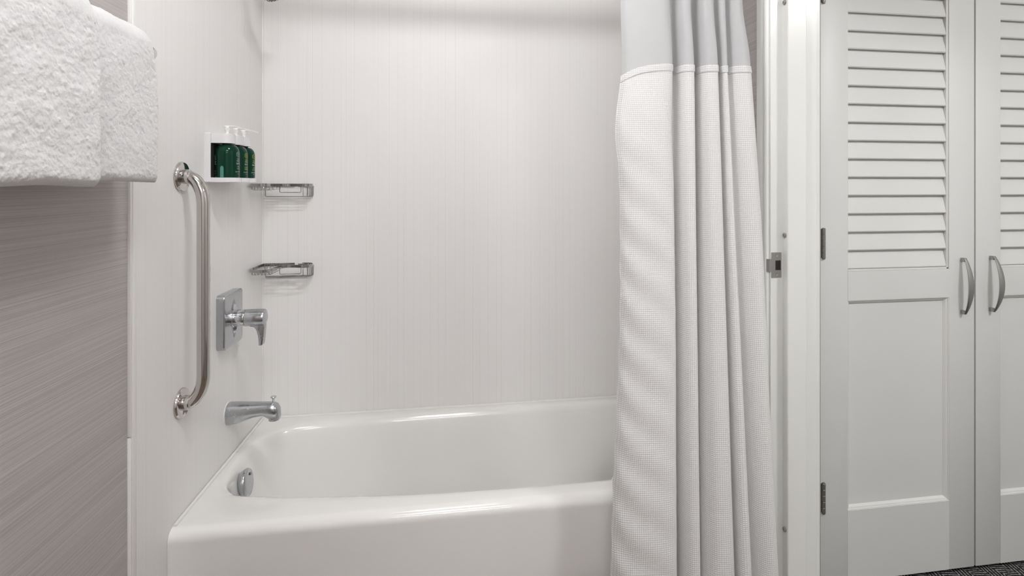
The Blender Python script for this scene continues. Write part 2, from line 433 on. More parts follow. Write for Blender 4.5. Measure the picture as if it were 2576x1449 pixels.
# ------------------------------------------------------------------ closet doors
DT = .034
def closet_door(n, x0, x1, hinge_left, label):
    d = thing('door_%d' % n, label, 'closet door'); d['kind'] = 'structure'
    st = .096; zt = 2.035; z0 = .012
    ox0, ox1 = x0+st, x1-st
    lz0, lz1 = 1.008, 1.94; pz0, pz1 = .240, .914
    y0, y1 = YC, YC+DT; bv = .0012
    obj('stile', box(x0, ox0, y0, y1, z0, zt, bv), 'closet_paint', d)
    obj('stile', box(ox1, x1, y0, y1, z0, zt, bv), 'closet_paint', d)
    obj('top_rail', box(ox0, ox1, y0, y1, lz1, zt), 'closet_paint', d)
    obj('lock_rail', box(ox0, ox1, y0, y1, pz1, lz0), 'closet_paint', d)
    obj('bottom_rail', box(ox0, ox1, y0, y1, z0, pz0), 'closet_paint', d)
    # recessed panel with moulding
    obj('panel', box(ox0, ox1, y0+.013, y0+.023, pz0, pz1), 'closet_paint', d)
    def mould(a, b2, inward):
        a, b2, iw = Vector(a), Vector(b2), Vector(inward)
        bm = bmesh.new(); prof = [(0, .0016), (.0022, .0016), (.0034, .0045), (.0075, .0062), (.0125, .0118), (.0125, .0132), (0, .0132)]
        L = (b2-a).normalized()
        ra = [bm.verts.new(a+iw*p+L*p+Vector((0, q, 0))) for p, q in prof]
        rb = [bm.verts.new(b2+iw*p-L*p+Vector((0, q, 0))) for p, q in prof]
        for i in range(len(prof)):
            j = (i+1) % len(prof); bm.faces.new((ra[i], ra[j], rb[j], rb[i]))
        return bm
    cs = [(ox0, y0, pz0), (ox1, y0, pz0), (ox1, y0, pz1), (ox0, y0, pz1)]
    iw = [(0, 0, 1), (-1, 0, 0), (0, 0, -1), (1, 0, 0)]
    for i in range(4): obj('moulding', mould(cs[i], cs[(i+1) % 4], iw[i]), 'closet_paint', d, angle=20)
    # bead around the louvre opening
    for i, (xa, xb, za, zb) in enumerate(((ox1-.008, ox1, lz0, lz1), (ox0, ox0+.004, lz0, lz1), (ox0, ox1, lz0, lz0+.006))):
        obj('bead', box(xa, xb, y0+.003, y0+.03, za, zb, .0015), 'closet_paint', d)
    # louvre slats: lower front edge proud, upper edge set back
    pitch = .05915; me = None
    k = 0; z = 1.0185
    while z < lz1-.01:
        if me is None:
            prof = [(y0+.0032, 0), (y0+.0055, -.0035), (y0+.0095, -.0035), (y0+.0115, .000), (y0+.0265, .0640), (y0+.024, .0668), (y0+.019, .0658), (y0+.0036, .0022)]
            o = obj('slat', prism(prof, 'x', ox0+.0005, ox1-.0085), 'closet_paint', d); me = o.data
        else:
            o = bpy.data.objects.new('slat', me); C.objects.link(o); o.parent = d
        o.location.z = z; z += pitch; k += 1
    obj('slat_gap_shade', box(ox0, ox1, y1-.003, y1, lz0, lz1), 'dark', d)  # black sheet, paints in the shade seen between the slats
    # bow handle
    xh = x1-.0495 if hinge_left else x0+.0555
    zh0, zh1 = (.8586, 1.044) if hinge_left else (.863, 1.0485)
    zc, hl = (zh0+zh1)/2, (zh1-zh0)/2
    path = []; nseg = 28
    for i in range(nseg+1):
        t = -1+2*i/nseg
        path.append((xh+.0035*(1-t*t), y0-.0135-(.0170 if hinge_left else .0225)*(1-t*t)**.9, zc+hl*.985*t))
    def prof_at(t):                                    # widest in the middle
        e = 1-abs(2*t-1); return .42+.58*math.sin(e*PI/2)
    sec = [(-.0046, -.0098), (-.0054, -.004), (-.0054, .004), (-.0046, .0098), (-.001, .0092), (.0028, .004), (.0028, -.004), (-.001, -.0092)]
    hb = bmesh.new(); rings = []
    for i, p in enumerate(path):
        k2 = prof_at(i/nseg); a = Vector(path[max(0, i-1)]); b2 = Vector(path[min(nseg, i+1)])
        tg = (b2-a).normalized(); side = Vector((1, 0, 0)); outw = tg.cross(side).normalized()
        if outw.y > 0: outw = -outw
        rings.append([hb.verts.new(Vector(p)+side*sx*k2+outw*(-oy)*k2) for oy, sx in sec])
    for i in range(nseg):
        for j in range(len(sec)):
            q = (j+1) % len(sec); hb.faces.new((rings[i][j], rings[i][q], rings[i+1][q], rings[i+1][j]))
    hb.faces.new(rings[0]); hb.faces.new(rings[-1])
    h = obj('handle', hb, 'satin', d)
    for zz, sg in ((zh0+.006, 1), (zh1-.006, -1)):
        obj('foot', box(xh-.0045, xh+.0045, y0-.0165, y0+.0003, zz-.0065, zz+.0065, .0015), 'satin', h)
    if hinge_left:
        for zc2 in (1.100, .290, 1.913):
            hh = .048; xc, yc = x0+.0085, y0-.0035
            o = obj('hinge', box(x0+.001, xc, y0-.0012, y0+.0004, zc2-hh+.002, zc2+hh-.002), 'hinge', d)
            seg = 2*hh/5
            for i in range(5):
                za = zc2-hh+seg*i
                obj('knuckle', lathe([(.0052, .0006), (.0058, .0014), (.0058, seg-.0014), (.0052, seg-.0006)], (xc, yc, za), (0, 0, 1), 16), 'hinge', o)
            obj('pin', lathe([(.0045, -hh-.0022), (.005, -hh), (.0046, hh), (.0046, hh+.001), (0, hh+.0015)], (xc, yc, zc2), (0, 0, 1), 14), 'hinge', o)
    return d
closet_door(1, 1.1485, 1.7125, True, 'white louvered closet door with three hinges, nearer the jamb')
closet_door(2, 1.7185, 2.2845, False, 'white louvered closet door farther from the jamb')
struct('wall_closet', join(box(1.005, 1.143, YC-.004, YC+.06, 0, CEIL), box(2.29, XH, YC-.004, YC+.06, 0, CEIL), box(1.143, 2.29, YC-.004, YC+.06, 2.045, CEIL)), 'wall_plain', 'wall and frame around the closet doors')
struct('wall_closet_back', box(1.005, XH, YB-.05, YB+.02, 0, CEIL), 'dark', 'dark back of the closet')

# ------------------------------------------------------------------ bathtub
tub = thing('bathtub', 'white enamel alcove bathtub with a flat apron', 'bathtub')
ZR = .40
TX0, TX1, TY1 = XL+.0005, XR-.0075, YB-.0015
def tub_mesh():
    key = [(-.640, 1.752), (-.590, 1.7275), (-.39, 1.694), (-.12, 1.662), (.18, 1.650), (.47, 1.652), (.68, 1.664), (.775, 1.71), (.81, 1.80), (.815, 1.93), (.812, 2.09), (.785, 2.195), (.70, 2.236),
           (.3, 2.238), (-.22, 2.226), (-.45, 2.218), (-.575, 2.196), (-.645, 2.150), (-.682, 2.075), (-.692, 1.98), (-.688, 1.88), (-.672, 1.80)]
    rim = catmull([(x, y, 0) for x, y in key], 10, closed=True)
    n = len(rim); cx, cy = .05, 1.93
    # outer rectangle points
    outer = []
    for p in rim:
        d = Vector((p.x-cx, p.y-cy)); k = []
        if d.x > 0: k.append((TX1-cx)/d.x)
        if d.x < 0: k.append((TX0-cx)/d.x)
        if d.y > 0: k.append((TY1-cy)/d.y)
        if d.y < 0: k.append((YT-cy)/d.y)
        t = min(k); outer.append(Vector((cx+d.x*t, cy+d.y*t, 0)))
    for c in ((TX0, YT), (TX1, YT), (TX1, TY1), (TX0, TY1)):
        i = min(range(n), key=lambda i: (outer[i].x-c[0])**2+(outer[i].y-c[1])**2); outer[i] = Vector((c[0], c[1], 0))
    bm = bmesh.new(); rings = []
    def ring(f): rings.append([bm.verts.new(f(i)) for i in range(n)])
    def out(z, ins):
        def g(i):
            p = outer[i]; return (p.x, max(p.y, YT+ins), z)
        return g
    ring(out(.0, .012)); ring(out(.045, .012)); ring(out(.055, .004))
    R = .030
    ring(out(.20, .002)); ring(out(ZR-R-.004, 0))
    for a in range(0, 91, 9): t = math.radians(a); ring(out(ZR-R+R*math.sin(t), R*(1-math.cos(t))))
    # deck: slight fall towards the basin
    def deck(f, dz):
        def g(i):
            o = outer[i]; p = Vector((o.x, max(o.y, YT+R), 0)); q = p.lerp(rim[i], f); return (q.x, q.y, ZR+dz)
        return g
    ring(deck(.30, 0)); ring(deck(.62, -.0008)); ring(deck(.86, -.0025))
    # basin roll and walls: inset towards the centre line
    nrm = []
    for i in range(n):
        t = (rim[(i+1) % n]-rim[i-1]).normalized(); nn = Vector((-t.y, t.x, 0))
        if nn.dot(Vector((cx, cy, 0))-rim[i]) < 0: nn = -nn
        nrm.append(nn)
    def slope(i):                                         # wall inset at the bottom
        p = rim[i]
        s = .045
        s += .22*sstep(.62, .82, p.x)                     # sloping lounge end
        s += .015*sstep(2.1, 2.24, p.y)
        return s
    steps = [(.000, -.006), (.005, -.013), (.010, -.026)]
    for ins, dz in steps:
        ring(lambda i, ins=ins, dz=dz: tuple(rim[i]+nrm[i]*ins+Vector((0, 0, ZR+dz))))
    for f in (.12, .3, .5, .7, .85, .94):
        def g(i, f=f):
            s = slope(i); q = rim[i]+nrm[i]*(.012+s*f)
            if q.y > 2.0: pass
            return (q.x, q.y, ZR-.035-.28*f)
        ring(g)
    for ins, z in ((.03, .066), (.07, .058)):
        ring(lambda i, ins=ins, z=z: tuple(rim[i]+nrm[i]*(.012+slope(i)+ins)+Vector((0, 0, z))))
    for a, b2 in zip(rings, rings[1:]):
        for i in range(n):
            j = (i+1) % n; bm.faces.new((a[i], a[j], b2[j], b2[i]))
    last = rings[-1]
    c = bm.verts.new((.1, 1.94, .054))
    for i in range(n): bm.faces.new((last[i], last[(i+1) % n], c))
    return bm
obj('basin', tub_mesh(), 'enamel', tub, angle=50)
# caulk along the walls
cp = [(TX0+.0052, YT+.026, ZR+.001), (TX0+.0052, TY1-.0052, ZR+.001), (TX1-.0055, TY1-.0052, ZR+.001), (TX1-.0055, YT+.026, ZR+.001)]
obj('caulk_bead', tube(bend(cp, .004, 3), .0055, 8), 'caulk', tub)
ax = Vector((1, 0, .12)).normalized()
oc = Vector((-.658, 1.925, .336))
ov = obj('overflow_plate', lathe([(.036, -.012), (.0415, -.002), (.0425, .003), (.040, .0075), (.030, .0098), (0, .0105)], oc, ax, 48), 'chrome_worn', tub, angle=60)
for dy, dz in ((.010, .022), (-.004, -.018)):
    obj('screw', lathe([(.0042, .0085), (.004, .0108), (.0014, .0106), (0, .0098)], oc+Vector((0, dy, dz)), ax, 16), 'hinge', ov)
obj('trip_slot', box(oc.x+.004, oc.x+.0105, oc.y-.012, oc.y-.001, oc.z-.0405, oc.z-.0335, .001), 'dark', ov)
obj('drain', lathe([(.034, 0), (.034, .004), (.022, .003), (.02, .006), (0, .007)], (-.53, 1.94, .058), (0, 0, 1), 32), 'chrome', tub)

# ------------------------------------------------------------------ tub spout
ts = thing('tub_spout', 'chrome tub spout with a diverter knob on the surround wall', 'tub spout')
SY, SZ = 1.955, .549
def spout():
    bm = bmesh.new(); rings = []
    data = [(0, .0335, .0300, 0), (.004, .0345, .0310, 0), (.012, .0345, .0310, 0), (.04, .032, .029, .001), (.08, .0275, .0255, .003), (.110, .0255, .0235, .004),
            (.128, .0265, .0235, .002), (.142, .0275, .0230, -.001), (.150, .0262, .0215, -.004), (.1565, .021, .017, -.009), (.159, .012, .009, -.012)]
    n = 32
    for x, hz, hy, dz in data:
        r = []
        for i in range(n):
            t = 2*PI*i/n; c, s = math.cos(t), math.sin(t)
            e = .72
            yy = hy*math.copysign(abs(c)**e, c); zz = hz*math.copysign(abs(s)**e, s)
            if x < .118 and zz < 0: zz *= 1-.42*sstep(.02, .10, x)
            r.append(bm.verts.new((XL+x, SY+yy, SZ+dz+zz)))
        rings.append(r)
    for a, b2 in zip(rings, rings[1:]):
        for i in range(n): bm.faces.new((a[i], a[(i+1) % n], b2[(i+1) % n], b2[i]))
    bm.faces.new(rings[0]); bm.faces.new(rings[-1])
    return bm
obj('body', spout(), 'chrome_worn', ts, angle=50)
obj('outlet', lathe([(.016, 0), (.0165, .006), (.012, .006), (.012, .002), (0, .002)], (XL+.140, SY, SZ-.0235), (0, 0, -1), 24), 'chrome_worn', ts)
kb = obj('diverter_knob', lathe([(.0036, -.008), (.0034, .010), (.0045, .013), (.0088, .0155), (.0095, .0175), (.0085, .0192), (0, .0205)], (XL+.138, SY, SZ+.028), (.02, 0, 1), 22), 'chrome', ts)
obj('wall_gasket', lathe([(.036, 0), (.036, .0022), (.02, .0022)], (XL, SY, SZ), (1, 0, 0), 32), 'caulk', ts)

# ------------------------------------------------------------------ shower valve
vt = thing('shower_valve', 'chrome single lever shower valve with a square plate', 'valve')
VY, VZ = 1.939, .859
pl = prism(rrect(VY-.0755, VY+.0755, VZ-.0855, VZ+.0855, .014), 'x', XL, XL+.0245)
bmesh.ops.bevel(pl, geom=[e for e in pl.edges if all(v.co.x > XL+.02 for v in e.verts)], offset=.004, segments=3, affect='EDGES', profile=.5)
obj('plate', pl, 'chrome_worn', vt)
# raised lens-shaped rib behind the hub
def rib():
    prof = []; n = 24
    bm = bmesh.new(); top = []; 
    for i in range(n+1):
        t = -1+2*i/n; z = VZ+.064*t; wd = .0085*(1-t*t)**.7; hh = .010*(1-t*t)
        top.append([bm.verts.new((XL+.0240, VY-wd, z)), bm.verts.new((XL+.0245+hh, VY, z)), bm.verts.new((XL+.0240, VY+wd, z))])
    for a, b2 in zip(top, top[1:]):
        bm.faces.new((a[0], a[1], b2[1], b2[0])); bm.faces.new((a[1], a[2], b2[2], b2[1])); bm.faces.new((a[2], a[0], b2[0], b2[2]))
    bmesh.ops.remove_doubles(bm, verts=bm.verts, dist=1e-5)
    return bm
obj('rib', rib(), 'chrome', vt, angle=20)
obj('hub', lathe([(.0292, .0235), (.0292, .027), (.0268, .028), (.0268, .058), (.0262, .0595)], (XL, VY, VZ), (1, 0, 0), 48), 'chrome', vt)
hd = obj('lever', join(lathe([(.0262, .0602), (.0272, .0612), (.0272, .112), (.0255, .1175), (.020, .1195), (0, .1197)], (XL, VY, VZ), (1, 0, 0), 48),
    prism([(XL+.1192, VZ+.004), (XL+.1185, VZ-.03), (XL+.1165, VZ-.060), (XL+.1130, VZ-.0875), (XL+.1015, VZ-.0895), (XL+.0995, VZ-.062), (XL+.0955, VZ-.041), (XL+.088, VZ-.030), (XL+.074, VZ-.0262), (XL+.074, VZ)], 'y', VY-.0125, VY+.0125, .0028)), 'chrome_worn', vt)
obj('gap_ring', lathe([(.0245, .0592), (.0245, .0604)], (XL, VY, VZ), (1, 0, 0), 40), 'dark', vt)

# ------------------------------------------------------------------ grab bar
gb = thing('grab_bar', 'polished steel vertical grab bar on the surround', 'grab bar')
GY, ZT_, ZB_ = 1.6375, 1.308, .7035
so = .0565
RX, RZ = so-.016, .074
bar = [(XL+.004, GY, ZT_), (XL+.016, GY, ZT_)]+[(XL+.016+RX*math.sin(a), GY, ZT_-RZ*(1-math.cos(a))) for a in [PI/2*k/18 for k in range(1, 19)]]
bar += [(XL+so, GY, ZT_+(ZB_-ZT_)*q) for q in (.3, .5, .7)]
bar += [(XL+.016+RX*math.sin(a), GY, ZB_+RZ*(1-math.cos(a))) for a in [PI/2*(18-k)/18 for k in range(18)]]+[(XL+.016, GY, ZB_), (XL+.004, GY, ZB_)]
obj('bar', tube(bar, .0161, 28), 'steel', gb, angle=60)
for z in (ZT_, ZB_):
    f = obj('flange', lathe([(.0385, 0), (.0400, .0015), (.0400, .0045), (.0375, .0082), (.030, .0098), (.0195, .0105), (.0195, .0235), (.0185, .0245), (.0162, .0245)], (XL, GY, z), (1, 0, 0), 56), 'steel', gb)

# ------------------------------------------------------------------ corner wire baskets
def basket(z, label):
    t = thing('corner_basket', label, 'soap basket', group='wire soap baskets in the shower corner')
    yb = YB-.006; xl = XL+.006
    rim = [(-.606, yb), (-.66, yb), (-.706, yb), (xl, yb-.012), (xl, 2.20), (xl, 2.145), (-.706, 2.117), (-.682, 2.102), (-.660, 2.108), (-.647, 2.134), (-.645, 2.17), (-.638, 2.206), (-.618, 2.225),
           (-.59, 2.222), (-.562, 2.210), (-.543, 2.213), (-.534, 2.233), (-.536, 2.258), (-.550, yb-.003), (-.578, yb)]
    path = catmull([(x, y, z) for x, y in rim], 6)
    r = obj('rim', sweep(path, rrect(-.0013, .0013, -.0056, .0056, .0008, 1), fixed_up=True), 'wire', t)
    wr_ = .0013
    d1, d2 = .016, .043
    # shallow soap cradle: U wires across the left lobe
    for i in range(6):
        x = -.708+.0115*i; y0 = 2.112+.03*abs((x+.68)/.04)**2*.6; 
        obj('wire', tube(bend([(x, y0, z-.003), (x, y0+.002, z-d1), (x, yb-.03, z-d1), (x, yb-.03+.002, z-.003)], .006, 4), wr_, 6), 'wire', t)
    # deeper tray: long wires parallel to the back wall
    for i in range(5):
        y = yb-.004-.0115*i; x0 = -.712+.004*i; x1 = -.537-.0015*i*i*.35
        obj('wire', tube(bend([(x0, y, z-.003), (x0+.001, y, z-d2), (x1-.001, y, z-d2), (x1, y, z-.003)], .006, 4), wr_, 6), 'wire', t)
    # mid-level wire and cradle cross wires
    y = 2.206
    obj('wire', tube(bend([(-.640, y+.002, z-.003), (-.640, y, z-.027), (-.566, y+.004, z-.027), (-.566, y+.004, z-.003)], .006, 4), wr_, 6), 'wire', t)
    obj('wire', tube(bend([(-.716, 2.15, z-.003), (-.714, 2.15, z-.0175), (-.650, 2.15, z-.0175), (-.647, 2.15, z-.003)], .005, 4), wr_, 6), 'wire', t)
    obj('wire', tube(bend([(-.560, 2.214, z-.003), (-.560, 2.216, z-d2+.001), (-.560, yb-.002, z-d2+.001), (-.560, yb-.002, z-.003)], .006, 4), wr_, 6), 'wire', t)
    for x in (-.69, -.575): obj('screw', lathe([(.0042, 0), (.004, .0022), (0, .0035)], (x, YB-.0075, z), (0, -1, 0), 14), 'wire', t)
    obj('wall_pad', box(-.595, -.562, YB-.0048, YB+.0005, z-.006, z+.002, .001), 'wire', t)
    obj('wall_pad', box(-.70, -.68, YB-.0048, YB+.0005, z-.006, z+.002, .001), 'wire', t)
    obj('wall_pad', box(XL-.0005, XL+.0048, 2.17, 2.20, z-.006, z+.002, .001), 'wire', t)
basket(1.2855, 'chrome wire corner basket directly under the soap bottles')
basket(.983, 'chrome wire corner basket above the shower valve')

# ------------------------------------------------------------------ soap bottles and their wall bracket
XB = -.6725; RB = .0325
BYs = (1.812, 1.8785, 1.9445)
ZT0, ZTOP = 1.3075, 1.405
br_ = thing('bottle_bracket', 'white plastic wall bracket holding three green bottles', 'bracket')
PY0, PY1 = 1.778, 1.977
obj('back_plate', prism(rrect(PY0, PY1, 1.2935, 1.439, .003, 3), 'x', XL, XL+.0178, .0008), 'plastic', br_)
def tray():
    pts = [(XL+.0178, PY0+.0005)]
    for yb_ in BYs:
        for i in range(9):
            a = -PI/2+PI*i/8
            pts.append((XB+.004+(RB+.0035)*math.cos(a)*.96, yb_+.0325*math.sin(a)))
    pts.append((XL+.0178, PY1-.0005))
    return pts
tb_ = prism(tray(), 'z', 1.2945, ZT0)
obj('tray', tb_, 'plastic', br_)
for yb_ in BYs:
    pts = [(XL+.0174, yb_-.0275), (XB-.002, yb_-.0275)]
    for i in range(1, 12):
        a = -PI/2+PI*i/12; pts.append((XB-.002+.0225*math.cos(a), yb_+.0275*math.sin(a)))
    pts += [(XB-.002, yb_+.0275), (XL+.0174, yb_+.0275)]
    cb = bmesh.new(); n_ = len(pts); cc = Vector((XB, yb_))
    def inner(p):
        d = (Vector(p)-cc).normalized()*.0135; return (cc.x+d.x, cc.y+d.y)
    dense = []
    for p, q in zip(pts, pts[1:]+pts[:1]):
        k_ = 5 if (Vector(p)-Vector(q)).length > .012 else 1
        dense += [tuple(Vector(p).lerp(Vector(q), e/k_)) for e in range(k_)]
    lay = [[cb.verts.new((p[0], p[1], z)) for p in src] for src, z in ((dense, 1.4095), (dense, 1.4375), ([inner(p) for p in dense], 1.4375), ([inner(p) for p in dense], 1.4095))]
    for a in range(4):
        A, B = lay[a], lay[(a+1) % 4]
        for i in range(len(A)): cb.faces.new((A[i], A[(i+1) % len(A)], B[(i+1) % len(A)], B[i]))
    obj('collar', cb, 'plastic', br_)

obj('gap_shade', box(XL+.0176, XL+.0183, PY0+.003, PY1-.003, ZT0+.0005, 1.409), 'dark', br_)  # shade behind the bottles, put in as a thin black sheet
def text_mesh(body, size):
    cu = bpy.data.curves.new('txt', 'FONT'); cu.body = body; cu.size = size; cu.align_x = 'CENTER'; cu.resolution_u = 2
    o = bpy.data.objects.new('txt', cu); C.objects.link(o)
    bpy.context.view_layer.update()
    me = bpy.data.meshes.new_from_object(o.evaluated_get(bpy.context.evaluated_depsgraph_get()))
    bpy.data.objects.remove(o); bpy.data.curves.remove(cu)
    bm = bmesh.new(); bm.from_mesh(me); bpy.data.meshes.remove(me)
    return bm
def wrap(bm, yb_, ang0, z, squeeze=1.0):
    """lay a flat (x,y) print onto the bottle; ang0 measured from the room side"""
    for v in bm.verts:
        a = ang0+v.co.x*squeeze/RB                      # left to right as read from the room
        r = RB+.00025
        v.co = Vector((XB+r*math.cos(a), yb_+r*math.sin(a), z+v.co.y))
    return bm
def bottle(yb_, inks, words, label):
    t = thing('soap_bottle', label, 'bottle', group='green pump bottles in the wall bracket')
    H = ZTOP-ZT0
    prof = [(RB-.002, 0), (RB, .002), (RB, H-.026)]
    for i in range(1, 9):
        a = PI/2*i/8; prof.append((RB-.0165+.0165*math.cos(a) if i < 8 else .0145, H-.026+.026*math.sin(a)))
    prof += [(.0125, H+.0005), (.0125, H+.012)]
    bo = obj('body', lathe(prof, (XB, yb_, ZT0+.0003), (0, 0, 1), 48), 'green', t, angle=40)
    # pump: collar stem, ribs, actuator and long spout towards the room
    zt = 1.4375
    pu = obj('pump', lathe([(.0118, -.012), (.0118, .001), (.0085, .0025), (.0048, .0032), (.0046, .0085), (.0058, .0092), (.0058, .0115), (.0052, .0122), (.0066, .0132), (.0068, .0162), (.0055, .0172), (.0066, .0182), (.0070, .0225), (.0062, .0242), (0, .0247)],
        (XB, yb_, zt), (0, 0, 1), 24), 'pump', t)
    sp_ = catmull([(XB-.008, yb_, zt+.0235), (XB+.012, yb_, zt+.0240), (XB+.028, yb_, zt+.0225), (XB+.043, yb_, zt+.0165)], 6)
    obj('spout', sweep(sp_, rrect(-.0036, .0036, -.0016, .0016, .0012, 2), fixed_up=True, scale=lambda q: 1.1-.35*q), 'pump', pu)
    a0 = -.18
    # emblem: ring with two strokes
    bm = bmesh.new(); n = 36
    for ro, ri in ((.0076, .0066),):
        A = [bm.verts.new((ro*math.cos(2*PI*i/n), ro*math.sin(2*PI*i/n), 0)) for i in range(n)]
        B = [bm.verts.new((ri*math.cos(2*PI*i/n), ri*math.sin(2*PI*i/n), 0)) for i in range(n)]
        for i in range(n): bm.faces.new((A[i], A[(i+1) % n], B[(i+1) % n], B[i]))
    for yy in (.0018, -.0022):
        S = []
        for i in range(9):
            x = -.0038+.0076*i/8; yc = yy+.0009*math.sin(i/8*2*PI); S.append((bm.verts.new((x, yc+.0008, 0)), bm.verts.new((x, yc-.0006, 0))))
        for p, q in zip(S, S[1:]): bm.faces.new((p[0], q[0], q[1], p[1]))
    obj('emblem', wrap(bm, yb_, a0, ZT0+.0695), inks[0], bo, smooth=False)
    for body, size, z, ik in words:
        obj('lettering', wrap(text_mesh(body, size), yb_, a0, ZT0+z, .9), ik, bo, smooth=False)
    # small print on the side nearest the wallpaper
    bm = bmesh.new(); rr = random.Random(3)
    rows = [(.066, .010)]+[(.0625-.0023*i, .008+.007*rr.random()) for i in range(11)]+[(.024, .004), (.020, .008), (.0175, .011), (.0135, .008), (.0115, .011)]
    for z, L in rows:
        m_ = 6
        S = [(bm.verts.new((-.011+L*i/m_, z+.0007, 0)), bm.verts.new((-.011+L*i/m_, z-.0004, 0))) for i in range(m_+1)]
        for p, q in zip(S, S[1:]): bm.faces.new((p[0], q[0], q[1], p[1]))
    obj('small_print', wrap(bm, yb_, -PI/2-.82, ZT0), M['ink_teal'], bo, smooth=False)
    return t, bo
W3 = lambda a, b2: [('TEA', .0070, .0530, a), ('TREE', .0070, .0470, a), ('Special', .0062, .0405, 'ink_white'), (b2[0], .0056, .0310, b2[2]), (b2[1], .0056, .0250, b2[2]), ('PAUL MITCHELL', .0034, .0165, 'ink_white'), ('300 ml', .0030, .0105, 'ink_teal')]
t1, b1 = bottle(BYs[0], ('ink_teal',), W3('ink_teal', ('TEA', 'TREE', 'ink_teal')), 'dark green pump bottle with pale lettering in the white bracket')
bottle(BYs[1], ('ink_yellow',), W3('ink_yellow', ('CONDI', 'TIONER', 'ink_yellow')), 'dark green pump bottle with yellow lettering, middle of the bracket')
bottle(BYs[2], ('ink_yellow',), W3('ink_yellow', ('GEL', 'BODY', 'ink_yellow')), 'dark green pump bottle with yellow lettering, beside the shower corner')
bm = bmesh.new(); S = []
for i in range(13):
    y = .0335*i/12; hw = .0050 if i < 10 else .0050*math.sqrt(max(.02, 1-((i-9.5)/2.6)**2))
    S.append([bm.verts.new((x, y, 0)) for x in (-hw, 0, hw)])
for p, q in zip(S, S[1:]):
    for j in (0, 1): bm.faces.new((p[j], p[j+1], q[j+1], q[j]))
obj('teal_patch', wrap(bm, BYs[0], -PI/2-.10, ZT0+.001), 'teal_strip', b1, smooth=False)  # teal patch low on the first bottle, rounded at the top

# ------------------------------------------------------------------ shower head (only its lower lip is in the frame)
sh = thing('showerhead', 'chrome shower head on a bent arm above the tub', 'shower head')
hdv = Vector((.55, 0, -.835)).normalized(); fc = Vector((-.5745, 1.95, 1.9065))
obj('arm', tube(bend([(XL, 1.95, 2.06), (XL+.06, 1.95, 2.06), tuple(fc-hdv*.055)], .05, 8), .0095, 16), 'chrome', sh)
obj('wall_flange', lathe([(.03, 0), (.03, .003), (.018, .010), (.0095, .012)], (XL, 1.95, 2.06), (1, 0, 0), 32), 'chrome', sh)
hdo = obj('head', lathe([(.010, -.062), (.014, -.055), (.014, -.045), (.020, -.035), (.036, -.018), (.0425, -.010), (.0425, -.002), (.0405, 0), (.039, .0005)], fc, hdv, 44), 'chrome', sh)
obj('spray_face', lathe([(.0385, -.001), (.037, .0022), (0, .0030)], fc, hdv, 40), plain('grey_spray_face', (.14, .14, .145), .35), hdo)
_, s_, t_ = frame(hdv)
nzm = None
for rr_, cnt in ((.033, 16), (.023, 11), (.012, 6)):
    for i in range(cnt):
        a = 2*PI*i/cnt; pos = fc+(s_*math.cos(a)+t_*math.sin(a))*rr_+hdv*.0018
        if nzm is None:
            o = obj('nozzle', lathe([(.0019, 0), (.0016, .0022), (0, .0026)], (0, 0, 0), hdv, 8), 'plastic', hdo); nzm = o.data
        else:
            o = bpy.data.objects.new('nozzle', nzm); C.objects.link(o); o.parent = hdo
        o.location = pos

# ------------------------------------------------------------------ shower curtain and its bowed rod
cu = thing('shower_curtain', 'white waffle weave shower curtain with smooth top panel', 'shower curtain')
# across the drop: picture columns of the folds at three heights and depth of each fold
CT = [(1562, 1566, 1537, .012), (1574, 1578, 1556, -.006), (1598, 1606, 1592, -.022), (1636, 1648, 1645, -.030), (1668, 1680, 1688, -.027), (1684, 1691, 1702, -.005), (1688, 1694, 1705, .040), (1696, 1701, 1710, .050),
      (1703, 1708, 1717, .018), (1714, 1722, 1735, -.014), (1732, 1742, 1757, -.016), (1739, 1747, 1762, .012), (1741, 1750, 1764, .055), (1750, 1757, 1769, .064), (1757, 1761, 1773, .022), (1768, 1776, 1800, -.014), (1786, 1800, 1838, -.018),
      (1796, 1806, 1851, .004), (1799, 1808, 1853, .034), (1804, 1812, 1857, .028), (1810, 1818, 1868, -.004), (1822, 1828, 1890, -.008), (1827, 1832, 1898, .020), (1831, 1836, 1903, .030), (1840, 1848, 1920, .002), (1855, 1870, 1944, -.012), (1866, 1886, 1959, -.004), (1869, 1890, 1963, .014), (1862, 1880, 1950, .045)]
